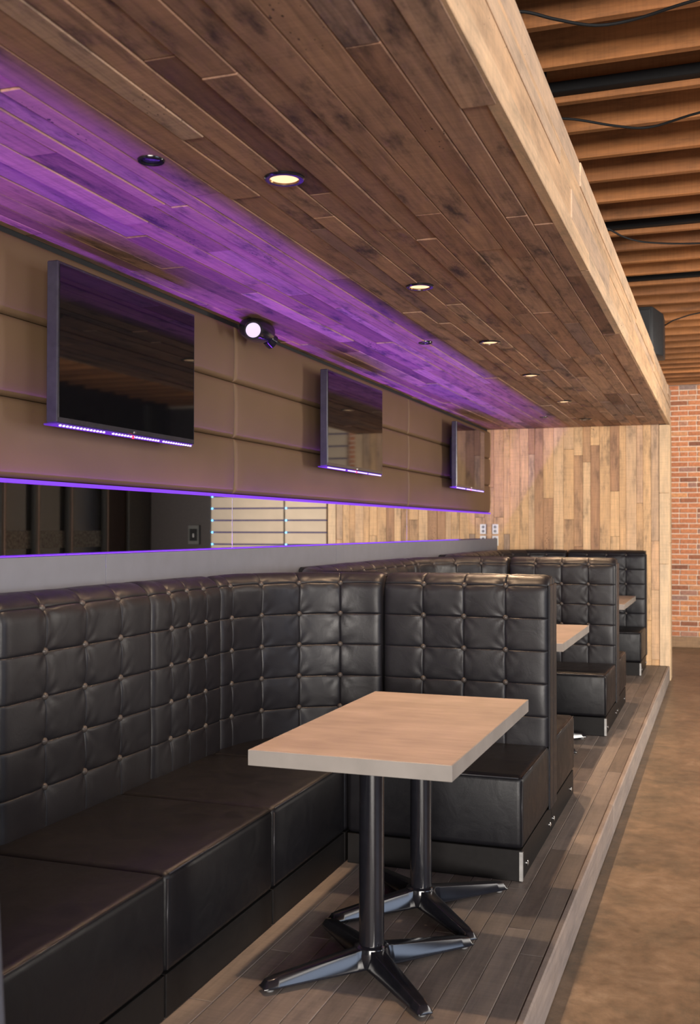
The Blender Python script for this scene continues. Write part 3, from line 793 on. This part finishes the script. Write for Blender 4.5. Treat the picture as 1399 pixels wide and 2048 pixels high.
# ------------------------------------------------------------------ open joist ceiling over the aisle
ce = MB().box(-3.2, 6.0, -1.0, 16.2, 3.92, 3.98).build('ceiling', M['deck'], None, (1, 7, 3.92)); tag(ce, 'open timber ceiling of closely spaced joists over the aisle', kind='structure')
y = 4.285 - 0.405*8; JY = []
while y < YB-0.1:
    JY.append(y); d = R.uniform(-0.006, 0.006)
    MB().cbox(-3.15, 3.9, y, y+0.042, ZJ+d, 3.92, 0.002).build('joist', M['joist'], ce)
    y += 0.4
def blocking(x, i): MB().cbox(x-0.02, x+0.02, JY[i]+0.044, JY[i+1]-0.002, ZJ+0.06, 3.90, 0.002).build('blocking', M['joist'], ce)
for i in range(6, len(JY)-1, 3): blocking(-0.83, i)
# black lighting tracks between the joists
for y, lab in ((5.10, 'nearest black lighting track between the joists'), (7.14, 'middle black lighting track between the joists'), (8.76, 'farthest black lighting track between the joists')):
    j = min(JY, key=lambda q: abs(q-y-0.12)); yy = j-0.035
    t = empty('lighting_track', (1.2, yy, 3.6), lab, 'track', 'black lighting tracks in the joist ceiling')
    MB().cbox(-0.95, 3.6, yy-0.03, yy+0.03, 3.56, 3.61, 0.003).build('rail', M['blackmat'], t)
    m = MB()
    for xx in (-0.8, 0.4, 1.6, 2.8): m.box(xx-0.008, xx+0.008, yy-0.008, yy+0.008, 3.605, 3.92)
    m.build('hanger', M['blackmat'], t)
    MB().cbox(-0.96, -0.94, yy-0.033, yy+0.033, 3.555, 3.615, 0.003).build('end_cap', M['blackgloss'], t)
def cable(pts, lab):
    out = []
    for i in range(len(pts)-1):
        p0 = pts[max(i-1, 0)]; p1 = pts[i]; p2 = pts[i+1]; p3 = pts[min(i+2, len(pts)-1)]
        for k in range(6):
            u = k/6; out.append(tuple(0.5*((2*p1[q])+(-p0[q]+p2[q])*u+(2*p0[q]-5*p1[q]+4*p2[q]-p3[q])*u*u+(-p0[q]+3*p1[q]-3*p2[q]+p3[q])*u**3) for q in range(3)))
    out.append(pts[-1])
    o = MB().tube(out, 0.0065, 8).build('cable', M['blackmat'], None, None, smooth=True); tag(o, lab, 'cable', 'black cables sagging under the joists')
cable([(-0.85, 4.02, 3.505), (-0.725, 4.05, 3.505), (-0.614, 4.12, 3.49), (-0.471, 4.2, 3.48), (-0.317, 4.22, 3.49), (-0.076, 4.16, 3.50), (0.35, 4.1, 3.505), (0.9, 4.1, 3.50)], 'nearest black cable sagging across the joists at the top')
cable([(-0.85, 5.12, 3.505), (-0.682, 5.19, 3.50), (-0.5, 5.30, 3.485), (-0.339, 5.36, 3.48), (-0.1, 5.30, 3.50), (0.3, 5.2, 3.505), (0.9, 5.2, 3.50)], 'middle black cable sagging across the joists')
cable([(-0.85, 7.05, 3.505), (-0.73, 7.157, 3.50), (-0.632, 7.38, 3.49), (-0.477, 7.55, 3.485), (-0.152, 7.7, 3.49), (0.4, 7.8, 3.505), (0.9, 7.8, 3.5)], 'farthest black cable crossing the joists diagonally')
# speaker standing on top of the soffit
t = empty('loudspeaker', (-0.72, 9.9, ZF), 'black loudspeaker standing on top of the soffit near the brick wall', 'speaker')
m = MB().add([(-0.97,9.75,ZF),(-0.60,9.72,ZF),(-0.515,9.86,ZF),(-0.515,10.15,ZF),(-0.97,10.15,ZF),
              (-0.97,9.75,3.50),(-0.60,9.72,3.49),(-0.515,9.86,3.44),(-0.515,10.15,3.44),(-0.97,10.15,3.50)],
             [(4,3,2,1,0),(5,6,7,8,9),(0,1,6,5),(1,2,7,6),(2,3,8,7),(3,4,9,8),(4,0,5,9)])
m.build('cabinet', M['speaker'], t, bevel=0.012, seg=2, smooth=True)
MB().cbox(-0.94, -0.625, 9.715, 9.742, ZF+0.03, 3.46, 0.004).build('grille', M['grill'], t)
MB().tube([(-0.51, 10.0, 3.36), (-0.44, 10.0, 3.40), (-0.30, 10.1, 3.46), (-0.05, 10.2, 3.52)], 0.006, 8).build('lead', M['blackmat'], t, smooth=True)

# ------------------------------------------------------------------ far wall: bricks, padded slat panels, dark wall
wf = MB().box(-3.2, 6.0, YB+0.01, YB+0.2, ZR, 3.98).build('wall_far', M['mortar'], None, (1, YB, 0)); tag(wf, 'far red brick wall beyond the booths', kind='structure')
BW, BH = 0.238, 0.0725
proto = {}
def brick(x0, x1, z0, z1, dst=None):
    d = R.uniform(0, 0.007)
    if dst is not None: dst.cbox(x0, x1, YB-d, YB+0.015, z0, z1, 0.003); return
    key = (round(x1-x0, 3), int(d*1000)//2)
    if key not in proto:
        m = MB().cbox(-(x1-x0)/2, (x1-x0)/2, -0.011, 0.011, -(z1-z0)/2, (z1-z0)/2, 0.003); proto[key] = m.mesh('brick', (0, 0, 0)); proto[key].materials.append(M['brick'])
    o = bpy.data.objects.new('brick', proto[key]); link(o, wf, ((x0+x1)/2, YB+0.004-d, (z0+z1)/2))
rest = MB(); nb = 0; row = 0; z = -0.003
while z < ZJ+0.02:
    xo = -1.55 + (BW/2 if row % 2 else 0) + R.uniform(-0.008, 0.008); x = xo
    header = (row % 6 == 5)
    while x < 0.72:
        wd = BW/2 if header else BW
        if x > -0.80 and x+wd < 0.20 and nb < 290: brick(x, x+wd-0.015, z, z+BH-0.016); nb += 1
        elif x > -0.9: brick(x, min(x+wd-0.015, 0.755), z, z+BH-0.016, rest)
        x += wd
    z += BH; row += 1
o = rest.build('brickwork', M['brick'], wf); o['kind'] = 'stuff'
sk = MB().cbox(-0.9, 0.75, YB-0.02, YB+0.012, ZR+0.001, -0.012, 0.004).build('baseboard_far', M['skirt'], None, None); tag(sk, 'brown wooden skirting under the brick wall', kind='structure')
# padded panels with glowing slots (seen in the mirrors)
for x0, x1, lab in ((0.775, 1.485, 'narrow beige padded slat panel beside the brick wall, seen in the middle mirror'), (1.51, 2.80, 'wide beige padded slat panel with blue diodes, seen in the middle mirror')):
    t = empty('slat_panel', ((x0+x1)/2, YB-0.03, 0), lab, 'wall panel', 'beige slat panels on the far wall')
    MB().box(x0, x1, YB-0.012, YB+0.009, 0.2, 3.3).build('backing', M['gap'], t)
    z = 1.248 - 0.1945*5
    while z < 3.2:
        MB().cbox(x0, x1, YB-0.055, YB-0.012, z+0.011, z+0.1945-0.011, 0.006).build('padded_strip', M['beige'], t)
        MB().box(x0+0.01, x1-0.01, YB-0.02, YB-0.0125, z-0.006, z+0.006).build('slot_light', M['slotled'], t)
        xx = x1-0.02
        MB().cbox(xx-0.009, xx+0.009, YB-0.062, YB-0.045, z-0.009, z+0.009, 0.003).build('diode', M['ledblue'], t)
        z += 0.1945
dw = MB().box(2.81, 4.0, YB-0.04, YB+0.009, ZR, 3.5).build('wall_far_dark', M['darkwall'], None, (3.4, YB, 0)); tag(dw, 'dark painted stretch of far wall seen in the mirror', kind='structure')
t = empty('wall_box', (3.13, YB-0.04, 1.4), 'dark grey control box on the dark wall, reflected in the mirror', 'control box')
MB().cbox(3.00, 3.20, YB-0.10, YB-0.041, 1.24, 1.56, 0.008).build('box_body', M['greywall'], t)
MB().box(3.03, 3.17, YB-0.104, YB-0.099, 1.30, 1.50).build('door_plate', M['blackmat'], t)
MB().box(3.09, 3.11, YB-0.108, YB-0.103, 1.36, 1.42).build('latch', M['steel'], t)
wr = MB().box(4.0, 4.15, 9.0, YB+0.01, ZR, 3.98).build('wall_right', M['darkwall'], None, (4.05, 12, 0)); tag(wr, 'dark wall with tall windows on the opposite side, seen in the mirror', kind='structure')
MB().box(3.93, 3.999, 14.9, 15.56, ZR, 3.5).build('pier', M['greywall'], wr)
wn = MB().box(3.985, 3.999, 9.6, 14.2, 0.7, 2.9).build('window_1', M['darkglass'], None, (3.99, 12, 1)); tag(wn, 'dark opposite windows reflected in the mirror', kind='structure')
fb = MB().box(3.975, 3.9845, 9.6, 14.2, 1.22, 1.47).build('painted_glare_band', M['paneglare'], wn)  # paler band painting the glare on the dark panes
for yy in (9.7, 10.6, 11.7, 12.44, 13.24, 14.2):
    MB().box(3.90, 3.984, yy-0.04, yy+0.04, 0.7, 2.9).build('mullion', M['mullion'], wn)
    MB().box(3.895, 3.90, yy+0.01, yy+0.04, 0.7, 2.9).build('glazing_stop', M['mullionedge'], wn)
